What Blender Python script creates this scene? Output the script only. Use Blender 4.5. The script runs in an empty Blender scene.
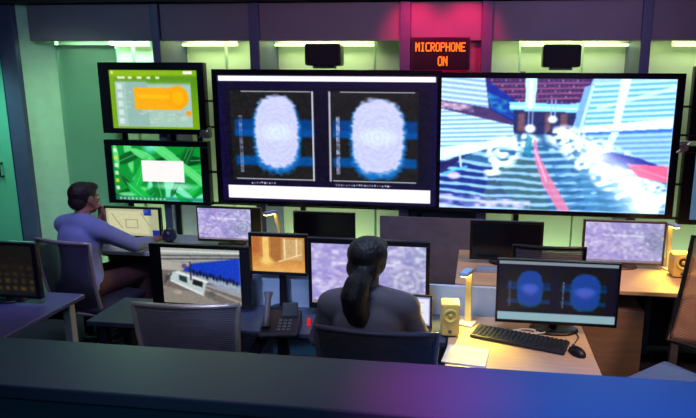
import bpy, bmesh, math, random
import numpy as np
from mathutils import Vector, Matrix
random.seed(7)
PI = math.pi
SC = bpy.context.scene
COL = SC.collection

# ------------------------------------------------------------------ camera model
F, PCH, YAW, ROL, CX, H = 600.0, .20645, .12328, -.00778, 54.76, 2.05
cp, sp, cy, sy, cr, sr = math.cos(PCH), math.sin(PCH), math.cos(YAW), math.sin(YAW), math.cos(ROL), math.sin(ROL)
fwd = Vector((-sy*cp, cy*cp, -sp)); rgt = Vector((cy, sy, 0)); dwn = fwd.cross(rgt)
r2 = cr*rgt + sr*dwn; d2 = -sr*rgt + cr*dwn
def _ray(px, py): return r2*((px-348-CX)/F) + d2*((py-209)/F) + fwd
def at(px, py, Y):
    d = _ray(px, py); return d*(Y/d.y) + Vector((0, 0, H))
def atz(px, py, Z):
    d = _ray(px, py); return d*((Z-H)/d.z) + Vector((0, 0, H))
cam_d = bpy.data.cameras.new('camera'); cam = bpy.data.objects.new('camera', cam_d); COL.objects.link(cam)
m = Matrix((r2, -d2, -fwd)).transposed().to_4x4(); m.translation = (0, 0, H)
cam.matrix_world = m
cam_d.sensor_width = 36; cam_d.lens = F/696*36; cam_d.shift_x = -CX/696; cam_d.clip_start = .05
SC.camera = cam

# ------------------------------------------------------------------ materials
def s2l(c): return tuple((x/255/12.92 if x/255 <= .04045 else ((x/255+.055)/1.055)**2.4) for x in c)
def mat(name, rgb, rough=.5, metal=0., noise=.12, scale=12., bump=0., emit=None, es=0., alpha=1., trans=0., spec=.5, stretch=(1,1,1)):
    M = bpy.data.materials.new(name); M.use_nodes = True; nt = M.node_tree; N = nt.nodes; L = nt.links
    b = N['Principled BSDF']; c = s2l(rgb)
    tc = N.new('ShaderNodeTexCoord'); mp = N.new('ShaderNodeMapping'); mp.inputs['Scale'].default_value = stretch
    nz = N.new('ShaderNodeTexNoise'); nz.inputs['Scale'].default_value = scale; nz.inputs['Detail'].default_value = 4
    L.new(tc.outputs['Object'], mp.inputs[0]); L.new(mp.outputs[0], nz.inputs['Vector'])
    rp = N.new('ShaderNodeValToRGB')
    rp.color_ramp.elements[0].position = .3; rp.color_ramp.elements[1].position = .7
    rp.color_ramp.elements[0].color = (*[x*(1-noise) for x in c], 1); rp.color_ramp.elements[1].color = (*[min(1, x*(1+noise)) for x in c], 1)
    L.new(nz.outputs[0], rp.inputs[0]); L.new(rp.outputs[0], b.inputs['Base Color'])
    b.inputs['Roughness'].default_value = rough; b.inputs['Metallic'].default_value = metal
    b.inputs['Specular IOR Level'].default_value = spec
    if bump:
        bp = N.new('ShaderNodeBump'); bp.inputs['Strength'].default_value = bump; bp.inputs['Distance'].default_value = .01
        L.new(nz.outputs[0], bp.inputs['Height']); L.new(bp.outputs[0], b.inputs['Normal'])
    if emit: b.inputs['Emission Color'].default_value = (*s2l(emit), 1); b.inputs['Emission Strength'].default_value = es
    if alpha < 1: b.inputs['Alpha'].default_value = alpha
    if trans: b.inputs['Transmission Weight'].default_value = trans
    return M
def weave(name, rgb, rough=.6, freq=90., alpha=.9, axis='Z'):
    M = mat(name, rgb, rough); nt = M.node_tree; N = nt.nodes; L = nt.links; b = N['Principled BSDF']
    tc = N.new('ShaderNodeTexCoord'); w = N.new('ShaderNodeTexWave'); w.wave_type = 'BANDS'; w.bands_direction = axis
    w.inputs['Scale'].default_value = freq; L.new(tc.outputs['Object'], w.inputs[0])
    bp = N.new('ShaderNodeBump'); bp.inputs['Strength'].default_value = .8; bp.inputs['Distance'].default_value = .004
    L.new(w.outputs[1], bp.inputs['Height']); L.new(bp.outputs[0], b.inputs['Normal'])
    mr = N.new('ShaderNodeMapRange'); mr.inputs['To Min'].default_value = alpha-.25; mr.inputs['To Max'].default_value = min(1, alpha+.1)
    L.new(w.outputs[1], mr.inputs[0]); L.new(mr.outputs[0], b.inputs['Alpha'])
    return M
def screen_mat(name, st):
    M = bpy.data.materials.new(name); M.use_nodes = True; nt = M.node_tree; N = nt.nodes; L = nt.links
    b = N['Principled BSDF']; b.inputs['Base Color'].default_value = (.01, .01, .012, 1); b.inputs['Roughness'].default_value = .35
    a = N.new('ShaderNodeAttribute'); a.attribute_name = 'Col'
    L.new(a.outputs['Color'], b.inputs['Emission Color']); b.inputs['Emission Strength'].default_value = st
    return M
BLK = mat('black_plastic', (16, 15, 22), .38, noise=.2)
TVB = mat('tv_black_gloss', (12, 10, 24), .25, noise=.1)
DGR = mat('dark_grey_plastic', (34, 34, 42), .5)
GRY = mat('grey_plastic', (95, 95, 100), .5)
WHT = mat('white_plastic', (215, 212, 205), .4, noise=.05)
ALU = mat('brushed_aluminium', (170, 165, 165), .35, .8, scale=40)
WOOD = mat('beech_laminate', (214, 182, 142), .45, noise=.1, scale=6, stretch=(1, 14, 14))
PALE = mat('pale_desk_laminate', (190, 190, 196), .45, noise=.05)
SCR = screen_mat('lit_display', 1.0); SCRB = screen_mat('bright_display', 1.12); SCRD = screen_mat('dim_display', .8)
OFF = mat('switched_off_glass', (14, 13, 24), .16, noise=.05)

# ------------------------------------------------------------------ mesh helpers
def box(bm, x0, x1, y0, y1, z0, z1, bev=0., rot=None, piv=None, seg=2):
    r = bmesh.ops.create_cube(bm, size=1)
    vs = r['verts']
    for v in vs: v.co = Vector(((x0+x1)/2+v.co.x*(x1-x0), (y0+y1)/2+v.co.y*(y1-y0), (z0+z1)/2+v.co.z*(z1-z0)))
    if bev:
        es = {e for v in vs for e in v.link_edges}
        rr = bmesh.ops.bevel(bm, geom=list(es), offset=bev, segments=seg, affect='EDGES', profile=.5)
        vs = list({v for f in rr['faces'] for v in f.verts} | {v for v in vs if v.is_valid})
    if rot is not None:
        M = Matrix.Translation(piv)@rot.to_4x4()@Matrix.Translation(-Vector(piv))
        for v in vs: v.co = M@v.co
    return vs
def sweep(bm, pts, rad, seg=12, ell=1., cap=True):
    pts = [Vector(p) for p in pts]
    if not isinstance(rad, (list, tuple)): rad = [rad]*len(pts)
    rings = []; up = None
    for i, p in enumerate(pts):
        t = (pts[min(i+1, len(pts)-1)]-pts[max(i-1, 0)]).normalized()
        if up is None: up = Vector((0, 0, 1)) if abs(t.z) < .9 else Vector((0, 1, 0))
        s = t.cross(up).normalized(); up = s.cross(t).normalized()
        rings.append([bm.verts.new(p+s*math.cos(2*PI*k/seg)*rad[i]+up*math.sin(2*PI*k/seg)*rad[i]*ell) for k in range(seg)])
    for a, b in zip(rings, rings[1:]):
        for k in range(seg): bm.faces.new((a[k], a[(k+1) % seg], b[(k+1) % seg], b[k]))
    if cap: bm.faces.new(rings[0][::-1]); bm.faces.new(rings[-1])
def lathe(bm, prof, c=(0, 0, 0), axis='Z', seg=24):
    rings = []
    for r, h in prof:
        rg = []
        for k in range(seg):
            a = 2*PI*k/seg; x, y = r*math.cos(a), r*math.sin(a)
            q = (x, y, h) if axis == 'Z' else ((x, h, y) if axis == 'Y' else (h, x, y))
            rg.append(bm.verts.new(Vector(c)+Vector(q)))
        rings.append(rg)
    for a, b in zip(rings, rings[1:]):
        for k in range(seg): bm.faces.new((a[k], a[(k+1) % seg], b[(k+1) % seg], b[k]))
    bm.faces.new(rings[0][::-1]); bm.faces.new(rings[-1])
def ball(bm, c, r, sub=2, rot=None):
    if not isinstance(r, (tuple, list)): r = (r, r, r)
    g = bmesh.ops.create_icosphere(bm, subdivisions=sub, radius=1)
    for v in g['verts']:
        q = Vector((v.co.x*r[0], v.co.y*r[1], v.co.z*r[2]))
        if rot is not None: q = rot@q
        v.co = q+Vector(c)
def limb(bm, pts, rad, ell=1.):
    n = []; rr = []
    for i in range(len(pts)-1):
        a, b = Vector(pts[i]), Vector(pts[i+1])
        for k in range(4): n.append(a.lerp(b, k/4)); rr.append(rad[i]+(rad[i+1]-rad[i])*k/4)
    n.append(Vector(pts[-1])); rr.append(rad[-1])
    sweep(bm, n, rr, 14, ell)
    for p, r in zip(pts, rad): ball(bm, p, (r, r, r*1.0), 2)
def obj(name, bm, m, parent=None, smooth=False):
    bmesh.ops.recalc_face_normals(bm, faces=bm.faces)
    me = bpy.data.meshes.new(name); bm.to_mesh(me); bm.free(); me.materials.append(m)
    if smooth:
        for p in me.polygons: p.use_smooth = True
    o = bpy.data.objects.new(name, me); COL.objects.link(o)
    if parent: o.parent = parent
    return o
def thing(name, label, cat, loc=(0, 0, 0), rz=0., group=None):
    o = bpy.data.objects.new(name, None); COL.objects.link(o); o.empty_display_size = .05
    o.location = loc; o.rotation_euler = (0, 0, rz); return tag(o, label, cat, group)
def tag(o, label, cat, group=None):
    o['label'] = label; o['category'] = cat
    if group: o['group'] = group
    return o
def struct(name, bm, m, smooth=False):
    o = obj(name, bm, m, None, smooth); o['kind'] = 'structure'; return o
def B(): return bmesh.new()
def b1(name, m, parent, *a, bev=.004):
    bm = B(); box(bm, *a, bev=bev); return obj(name, bm, m, parent)

# ------------------------------------------------------------------ screen painting
def vnoise(u, v, seed, n):
    rs = np.random.RandomState(seed); g = rs.rand(n+2, n+2)
    x = np.clip(u, 0, .9999)*n; y = np.clip(v, 0, .9999)*n; i = x.astype(int); j = y.astype(int); fx = x-i; fy = y-j
    fx = fx*fx*(3-2*fx); fy = fy*fy*(3-2*fy)
    return (g[j, i]*(1-fx)+g[j, i+1]*fx)*(1-fy)+(g[j+1, i]*(1-fx)+g[j+1, i+1]*fx)*fy
class Pic:
    """colour picture of a display: coordinates run over the rectangle x0..x1, y0..y1 (y down)."""
    def __init__(s, x0, y0, x1, y1, nx, ny, bg):
        s.nx, s.ny = nx, ny
        s.u, s.v = np.meshgrid(np.linspace(0, 1, nx), np.linspace(0, 1, ny))
        s.X = x0+s.u*(x1-x0); s.Y = y0+s.v*(y1-y0)
        s.c = np.zeros((ny, nx, 3)); s.c[:] = bg; s.e = (x1-x0)/nx*.7
    def mix(s, a, col):
        a = np.clip(a, 0, 1)[..., None]; s.c = s.c*(1-a)+np.array(col, float)*a
    def rect(s, x0, y0, x1, y1, col, a=1., soft=None):
        e = soft or s.e
        g = lambda t: np.clip(t/e+.5, 0, 1)
        s.mix(g(s.X-x0)*g(x1-s.X)*g(s.Y-y0)*g(y1-s.Y)*a, col)
    def ell(s, cx, cy, rx, ry, col, a=1., soft=.15, nz=None):
        d = np.sqrt(((s.X-cx)/rx)**2+((s.Y-cy)/ry)**2)
        if nz is not None: d = d+nz
        s.mix(np.clip((1-d)/soft, 0, 1)*a, col)
    def sup(s, cx, cy, rx, ry, col, a=1., soft=.12, nz=0., p=2.8):
        d = (abs((s.X-cx)/rx)**p+abs((s.Y-cy)/ry)**p)**(1/p)+nz; s.mix(np.clip((1-d)/soft, 0, 1)*a, col)
    def poly(s, pts, col, a=1.):
        ins = np.zeros(s.X.shape, bool); n = len(pts)
        for i in range(n):
            (xa, ya), (xb, yb) = pts[i], pts[(i+1) % n]
            if ya == yb: continue
            c = ((ya > s.Y) != (yb > s.Y)) & (s.X < (xb-xa)*(s.Y-ya)/(yb-ya)+xa); ins ^= c
        s.mix(ins*1.*(a if not hasattr(a, 'shape') else a), col)
    def inside(s, pts):
        ins = np.zeros(s.X.shape, bool); n = len(pts)
        for i in range(n):
            (xa, ya), (xb, yb) = pts[i], pts[(i+1) % n]
            if ya == yb: continue
            ins ^= ((ya > s.Y) != (yb > s.Y)) & (s.X < (xb-xa)*(s.Y-ya)/(yb-ya)+xa)
        return ins*1.
    def line(s, x0, y0, x1, y1, w, col, a=1.):
        dx, dy = x1-x0, y1-y0; L2 = dx*dx+dy*dy
        t = np.clip(((s.X-x0)*dx+(s.Y-y0)*dy)/L2, 0, 1)
        d = np.hypot(s.X-x0-t*dx, s.Y-y0-t*dy); s.mix(np.clip((w-d)/s.e+.5, 0, 1)*a, col)
    def ring(s, cx, cy, r, w, col, a=1.):
        d = abs(np.hypot(s.X-cx, s.Y-cy)-r); s.mix(np.clip((w-d)/s.e+.5, 0, 1)*a, col)
    def blur(s, n=1):
        for _ in range(n):
            for ax in (0, 1):
                p = np.concatenate([np.take(s.c, [0], ax), s.c, np.take(s.c, [-1], ax)], ax); L = s.c.shape[ax]
                s.c = (np.take(p, range(L), ax)+2*np.take(p, range(1, L+1), ax)+np.take(p, range(2, L+2), ax))/4
        return s
    def grain(s, k, seed=1, n=60):
        s.c = np.clip(s.c+(vnoise(s.u, s.v, seed, n)[..., None]-.5)*k, 0, 255)
def display(pic, x0, x1, y, z0, z1, parent, m, name='display'):
    nx, ny = pic.nx, pic.ny
    xs = x0+pic.u*(x1-x0); zs = z1-pic.v*(z1-z0)
    co = np.stack([xs, np.full_like(xs, y), zs], -1).reshape(-1, 3)
    idx = np.arange(nx*ny).reshape(ny, nx)
    q = np.stack([idx[:-1, :-1], idx[1:, :-1], idx[1:, 1:], idx[:-1, 1:]], -1).reshape(-1, 4)
    me = bpy.data.meshes.new(name); me.from_pydata(co.tolist(), [], q.tolist())
    c = pic.c/255.; lin = np.where(c <= .04045, c/12.92, ((c+.055)/1.055)**2.4)
    ca = me.color_attributes.new('Col', 'FLOAT_COLOR', 'POINT')
    ca.data.foreach_set('color', np.concatenate([lin.reshape(-1, 3), np.ones((nx*ny, 1))], 1).astype(np.float32).ravel())
    me.materials.append(m); o = bpy.data.objects.new(name, me); COL.objects.link(o); o.parent = parent; return o

def pic_prints(x0, y0, x1, y1, nx, ny, big=True):
    """two finger prints in boxes on black, painted in the coordinates of the big screen (216..433, 74..206)."""
    if big: P = Pic(216, 73, 434, 207, nx, ny, (14, 8, 52))
    else: P = Pic(216, 73, 434, 207, nx, ny, (6, 8, 30))
    P.rect(222, 84, 428, 188, (13, 10, 32), 1, 6)
    k = 1. if big else .62
    for (bx0, bx1, c, cyy, rx, ry, bar, side) in ((228, 314, 275, 134, 23.5, 41, 238, 1), (328, 416, 376.5, 137, 27, 42, 337, -1)):
        P.rect(bx0, 89, bx1, 184, (26*k, 26*k, 26*k))
        P.rect(bx0+4, 119, bx1-1, 137, (0, 62*k, 135*k), .95, 3); P.rect(bx0+4, 130, bx1-1, 137, (0, 80*k, 165*k), .7, 3)
        P.rect(bx0+4, 158, bx1-1, 168, (0, 75*k, 150*k), .95, 3)
        if big:
            w = (190, 190, 210)
            P.line(bx0+12, 90, bx1-4, 90, .5, w, .8); P.line(bx0+4, 183, bx1-2, 183, .5, w, .9)
            P.line(bx1-2 if side > 0 else bx0+1, 90, bx1-2 if side > 0 else bx0+1, 183, .8, w)
        nz = (vnoise(P.u, P.v, 5+int(c), 60)-.5)*.09
        P.sup(c, cyy+2.5, rx+2.5, ry+1.5, (20*k, 110*k, 190*k), 1, .12, nz)
        P.sup(c, cyy-1.5, rx, ry-1, (204, 208, 250) if big else (20, 62, 150), 1, .12, nz)
        P.ell(c, cyy-1, rx*.9, 12, (222, 238, 255) if big else (40, 100, 210), .75, .5, nz)
        if not big: P.ell(c, cyy+3, rx*.8, 17, (90, 90, 190), .6, .6, nz)
        a = (vnoise(P.u, P.v, 9, 60)*.8+.2)
        P.mix(P.inside([(bar-1.6, 115), (bar+1.6, 115), (bar+1.6, 176), (bar-1.6, 176)])*a*(.95 if side < 0 else .6), (170*k, 180*k, 225*k))
        # ridges
        th = np.hypot((P.X-c)/rx, (P.Y-cyy)/ry*1.3)
        rid = (np.sin(th*34+vnoise(P.u, P.v, 3, 18)*7)*.5+.5)
        P.mix(P.inside([(c-rx*.8, cyy-ry*.75), (c+rx*.8, cyy-ry*.75), (c+rx*.8, cyy+ry*.75), (c-rx*.8, cyy+ry*.75)])*rid*.06, (90*k, 110*k, 215*k))
    if big:
        rs = np.random.RandomState(4)
        for x in list(np.arange(247, 272, 2.6))+list(np.arange(334, 389, 2.6)):
            P.rect(x, 186.+rs.rand(), x+1.+rs.rand(), 187.6+rs.rand()*1.2, (200, 205, 230), .5+.5*rs.rand(), .8)
    P.rect(217, 74.2, 432, 79.2, (255, 248, 255) if big else (150, 168, 175)); P.rect(222, 190.5, 428.5, 204.5, (255, 245, 255) if big else (150, 180, 190))
    if not big: P.rect(216, 189, 434, 207, (140, 175, 185)); P.rect(216, 73, 434, 80.5, (130, 140, 150))
    P.grain(14 if big else 8, 2, 90)
    return P
def pic_hall():
    P = Pic(441, 76, 681, 216, 300, 176, (150, 190, 225))
    X, Y = P.X, P.Y
    def slats(pts, c1, c2, per, slope, x0, y0):
        s = np.sin(((Y-y0)-(X-x0)*slope)/per*2*PI)*.5+.5
        P.poly(pts, c1); P.mix(P.inside(pts)*s, c2)
    # tiers of seats on the floor
    P.poly([(441, 150), (500, 138), (545, 130), (590, 132), (681, 170), (681, 216), (441, 216)], (46, 88, 122))
    rr = np.hypot((X-545)*.32, (Y-128)*1.35)
    st = np.clip(np.sin(rr/1.75+vnoise(P.u, P.v, 8, 9)*3)*1.4+(vnoise(P.u, P.v, 18, 40)-.4), 0, 1)
    P.mix(P.inside([(441, 158), (520, 142), (575, 150), (681, 185), (681, 216), (441, 216)])*st*.85, (160, 200, 240))
    P.mix(P.inside([(441, 165), (500, 168), (520, 216), (441, 216)])*(1-st)*.8, (24, 24, 96))
    P.mix(P.inside([(500, 160), (545, 160), (560, 216), (485, 216)])*(1-st)*.7, (70, 92, 74))
    P.mix(P.inside([(441, 200), (540, 206), (540, 216), (441, 216)])*vnoise(P.u, P.v, 17, 40), (215, 200, 240))
    # left balcony screens
    slats([(441, 76), (489, 76), (492, 107), (441, 99)], (120, 150, 190), (208, 222, 240), 5.2, .1, 441, 76)
    P.poly([(441, 99), (492, 107), (519, 118), (519, 126), (441, 108)], (70, 42, 76))
    n = vnoise(P.u, P.v, 21, 50); P.mix(P.inside([(441, 100), (475, 105), (476, 112), (441, 107)])*n, (235, 190, 200))
    slats([(441, 108), (519, 125), (519, 138), (441, 150)], (104, 150, 190), (226, 238, 248), 4.6, -.04, 441, 108)
    P.poly([(441, 150), (519, 138), (519, 143), (441, 164)], (214, 236, 250))
    P.poly([(441, 166), (500, 148), (470, 158), (441, 178)], (38, 24, 66)); P.line(462, 156, 464, 172, 1.2, (190, 205, 240))
    P.ell(456, 180, 9, 5, (215, 190, 225), .9, .4); P.line(445, 178, 470, 170, 1., (70, 190, 230))
    # ceiling
    P.poly([(487, 76), (598, 76), (588, 100), (530, 108), (520, 119), (492, 108)], (62, 28, 70))
    for k in range(5):
        yy = 78+k*5.4
        for j in range(22):
            xx = 494+j*4.9+k*1.2
            if xx < 592-k*3: P.ell(xx, yy+.6*k*((xx-540)/60)**2, 1.3, .9, (230, 170, 190) if (j+k) % 3 == 0 else (140, 66, 84), .9, .6)
    for k in range(4): P.line(492+k*3, 82+k*5.5, 594-k*3, 80+k*5.2, .7, (176, 92, 104), .8)
    P.poly([(489, 78), (500, 86), (522, 100), (520, 122), (494, 109)], (24, 34, 120)); P.mix(P.inside([(489, 90), (518, 102), (518, 118), (494, 108)])*n, (40, 130, 170))
    P.poly([(518, 110), (584, 110), (578, 134), (519, 134)], (40, 34, 66))
    for a, b in ((523, 530), (551, 557), (567, 574)): P.rect(a, 112, b, 131, (118, 70, 66), .9, 2)
    P.poly([(513, 100), (586, 103), (586, 111), (514, 108)], (130, 214, 250)); P.line(514, 105, 586, 107, .8, (215, 245, 255))
    P.poly([(529, 76), (541, 76), (540, 106), (530, 106)], (185, 234, 246)); P.line(535, 76, 535, 106, 2, (225, 248, 255))
    for xx, yy, r in ((536, 128, 7), (559, 118, 6)):
        P.line(xx-2, yy-20, xx-2, yy, .6, (150, 170, 215)); P.line(xx+2, yy-20, xx+2, yy, .6, (150, 170, 215)); P.ell(xx, yy, r, r*.8, (245, 255, 255), 1, .5)
    # right side
    P.poly([(590, 84), (604, 80), (590, 128), (583, 148), (578, 150), (583, 112)], (120, 160, 238)); P.line(598, 84, 584, 146, 1.5, (190, 220, 255))
    slats([(600, 80), (681, 76), (681, 118), (592, 125)], (84, 156, 212), (204, 234, 248), 5.4, -.06, 600, 80)
    P.poly([(626, 76), (636, 76), (628, 121), (621, 121)], (222, 240, 250)); P.line(605, 106, 681, 84, 1.6, (222, 246, 250), .7)
    P.poly([(590, 125), (681, 115), (681, 126), (590, 132)], (228, 240, 255)); P.poly([(590, 131.5), (681, 125.5), (681, 129), (590, 134)], (60, 104, 224))
    slats([(592, 134), (681, 129), (681, 176), (640, 160), (590, 150)], (96, 140, 196), (166, 202, 236), 5.4, -.05, 600, 80)
    P.poly([(620, 130), (628, 130), (618, 154), (611, 154)], (205, 232, 248)); P.line(592, 134, 588, 150, 1.5, (225, 240, 255))
    # bright crowd
    cl = vnoise(P.u*.9, P.v, 31, 44)*.5+vnoise(np.clip(P.u+P.v*.3, 0, 2)/1.4, np.clip(P.v*.4, 0, 1), 32, 70)*.5
    def glow(cx, cyy, rx, ry, a=1.2, c=(238, 248, 255)):
        d = ((X-cx)/rx)**2+((Y-cyy)/ry)**2; P.mix(np.clip((1.3-d)*a, 0, 1)*np.clip((cl-.3)*4, 0, 1), c)
    P.poly([(590, 170), (628, 176), (655, 216), (600, 216)], (90, 150, 180), np.clip(st, .3, 1)*.9)
    glow(508, 154, 20, 17); glow(528, 141, 20, 8); glow(498, 172, 10, 16, .9); glow(572, 136, 20, 12); glow(594, 148, 26, 13, 1.6); glow(612, 160, 32, 15, 2.2); glow(634, 176, 30, 18, 2.6); glow(656, 196, 26, 16, 2.6); glow(474, 150, 24, 5, 1)
    for k, (x_, y_) in enumerate(((560, 150), (583, 160), (596, 168), (610, 178), (627, 190), (640, 208), (606, 195), (590, 184))): P.ell(x_, y_, 5, 2.4, (30, 90, 110) if k % 2 else (200, 235, 255), .7, .6)
    P.poly([(606, 154), (622, 151), (650, 157), (681, 168), (681, 178), (640, 169), (612, 162)], (44, 40, 128))
    P.poly([(638, 163), (681, 165), (681, 183), (650, 177)], (220, 84, 112)); P.line(650, 168, 681, 178, 1, (240, 150, 170))
    P.mix(P.inside([(560, 165), (640, 190), (655, 216), (580, 216)])*np.clip(np.sin((X*.35+Y)/1.6)*1.5, 0, 1)*.75, (70, 120, 160))
    P.mix(P.inside([(640, 186), (675, 196), (675, 216), (655, 216)])*.8, (240, 250, 255))
    # red carpet
    P.poly([(540, 140), (542.5, 139), (547, 156), (559, 178), (583, 216), (570, 216), (552, 188), (542, 160)], (222, 112, 136), .85); P.line(542, 150, 556, 184, .6, (250, 200, 210), .8)
    P.poly([(533, 134), (539, 138), (538, 160), (530, 154)], (40, 120, 138), .8)
    for cx_, cy_, rx_, ry_ in ((606, 157, 18, 10), (626, 172, 20, 12), (646, 188, 20, 12), (660, 206, 20, 12)):
        d = ((X-cx_)/rx_)**2+((Y-cy_)/ry_)**2; P.mix(np.exp(-d)*.9, (240, 250, 255))
    P.poly([(640, 166), (681, 168), (681, 182), (652, 177)], (222, 90, 116), .6)
    P.c = np.clip(P.c*1.0+np.array([-4, 8, 24]), 0, 255); P.blur(1)
    P.grain(12, 7, 80)
    return P
def pic_lens():
    P = Pic(108, 70, 197, 131, 130, 90, (120, 170, 10))
    P.mix(np.clip((P.u-.2)*1.2, 0, 1)*np.clip(1-P.v*1.3, 0, 1), (70, 140, 0)); P.rect(108, 70, 197, 76, (150, 195, 20), .8, 3)
    P.rect(113, 80, 190, 129, (168, 205, 190)); P.rect(124, 81, 146, 129, (150, 190, 180)); P.rect(113, 78, 190, 82, (95, 150, 20), .7)
    P.rect(146, 76, 192, 84, (90, 150, 20), .8, 3)
    for k in range(5): P.rect(115, 84+k*9, 120, 90+k*9, (225, 238, 245), .8, 1)
    rs = np.random.RandomState(3)
    for _ in range(40):
        x, y = 122+rs.rand()*62, 84+rs.rand()*42; P.rect(x, y, x+3+rs.rand()*5, y+1.2, (215, 226, 210) if rs.rand() < .7 else (190, 150, 170), .6, 1)
    for x, w in ((116, 8), (127, 4), (136, 5), (146, 4), (155, 4)): P.rect(x, 76.5, x+w, 79, (245, 250, 225), .9, 1)
    P.rect(183, 70.8, 192, 74, (250, 252, 235)); P.rect(110, 71, 112, 74, (230, 245, 150))
    P.rect(132, 88, 180, 111, (255, 176, 8)); P.ell(176, 98, 12, 13, (255, 170, 0), 1, .15); P.rect(136, 95, 168, 99, (255, 200, 10), .8, 1.5); P.ell(176, 98, 7, 9, (255, 192, 0), .8, .4)
    P.rect(184, 112, 189, 117, (250, 160, 20)); P.grain(12, 5, 60); return P
def pic_leaf():
    P = Pic(112, 144, 204, 202, 140, 90, (6, 150, 50))
    X, Y = P.X, P.Y
    rs = np.random.RandomState(11)
    for k in range(26):
        cx, cyy = 112+rs.rand()*92, 144+rs.rand()*58; an = rs.rand()*PI; L = 14+rs.rand()*22; w = 3+rs.rand()*4
        dx, dy = X-cx, Y-cyy; a = dx*math.cos(an)+dy*math.sin(an)-2*(dx*-math.sin(an)+dy*math.cos(an))**2/L*.4; b = -dx*math.sin(an)+dy*math.cos(an)
        d = (a/L)**2+(b/w)**2
        c = [(0, 95, 30), (20, 190, 70), (90, 225, 120), (120, 240, 190), (0, 130, 45), (0, 70, 22)][rs.randint(6)]
        P.mix(np.clip((1-d)*2.5, 0, 1), c); P.mix(np.clip((.12-abs(b/w))*8, 0, 1)*np.clip((1-d)*3, 0, 1)*.6, (150, 245, 190))
    P.ell(152, 146, 10, 8, (120, 245, 220), .8, .8); P.ell(176, 186, 26, 5, (170, 250, 215), .8, .6); P.ell(124, 196, 12, 3, (120, 240, 160), .8, .5)
    for k in range(6): P.rect(113.5, 147+k*8, 117, 151+k*8, [(240, 250, 245), (240, 225, 60), (245, 245, 250)][k % 3], .85, 1.2)
    P.rect(112, 198, 204, 202, (10, 120, 110), .7, 2)
    for k in range(12): P.rect(116+k*4.2, 199, 118.5+k*4.2, 201.4, (220, 240, 200), .7, 1)
    P.rect(142, 159, 186, 181.5, (255, 250, 250)); P.grain(10, 6, 60); return P
def pic_map(x0, y0, x1, y1, seed, ringc=(.84, .6), nx=96, ny=60):
    P = Pic(x0, y0, x1, y1, nx, ny, (166, 154, 218)); u, v = P.u, P.v; w, h = x1-x0, y1-y0
    P.mix(np.clip((u-.35)*1.2, 0, .7), (150, 160, 200)); n = vnoise(u, v, seed, 8)*.5+vnoise(u, v, seed+1, 22)*.5
    P.mix(np.clip((n-.4)*2.6, 0, .85), (214, 206, 240)); n2 = vnoise(u, v, seed+2, 30); P.mix(np.clip((n2-.62)*2, 0, .4), (122, 92, 170))
    P.mix(np.clip((vnoise(u, v, seed+4, 26)-.7)*4, 0, .7), (240, 245, 255))
    P.rect(x0+w*.24, y0+h*.30, x0+w*.74, y0+h*.325+.8, (240, 240, 255), .9, 1)
    cx, cyy = x0+ringc[0]*w, y0+ringc[1]*h; r = .13*h
    for rr in (r, r*1.7): P.ring(cx, cyy, rr, .45, (90, 108, 130), .7)
    for k in range(6): a = k*PI/3+.3; P.line(cx, cyy, cx+math.cos(a)*r*1.7, cyy+math.sin(a)*r*1.7, .3, (100, 116, 135), .6)
    rs = np.random.RandomState(seed)
    for k in range(5): P.line(x0+w*rs.rand(), y0, x0+w*rs.rand(), y1, .5, (120, 110, 175), .5)
    P.blur(2); P.rect(x0, y1-h*.05, x1, y1, (120, 105, 110), .8, 1); P.grain(8, seed, 50); return P
def pic_plan():
    P = Pic(106, 208, 160, 238, 80, 46, (172, 176, 138)); P.rect(108, 210, 150, 236, (205, 202, 160), 1, 3)
    for a in ((126, 220, 138, 220), (126, 220, 126, 229), (138, 220, 138, 229), (126, 229, 138, 229), (112, 214, 122, 230), (142, 212, 150, 226)): P.line(*a, .4, (120, 120, 100), .8)
    P.rect(145, 208, 153, 215, (24, 50, 150)); P.rect(153, 231, 160, 238, (24, 40, 140)); P.rect(145, 209, 149, 212, (60, 90, 190)); P.grain(10, 3, 30); return P
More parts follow.
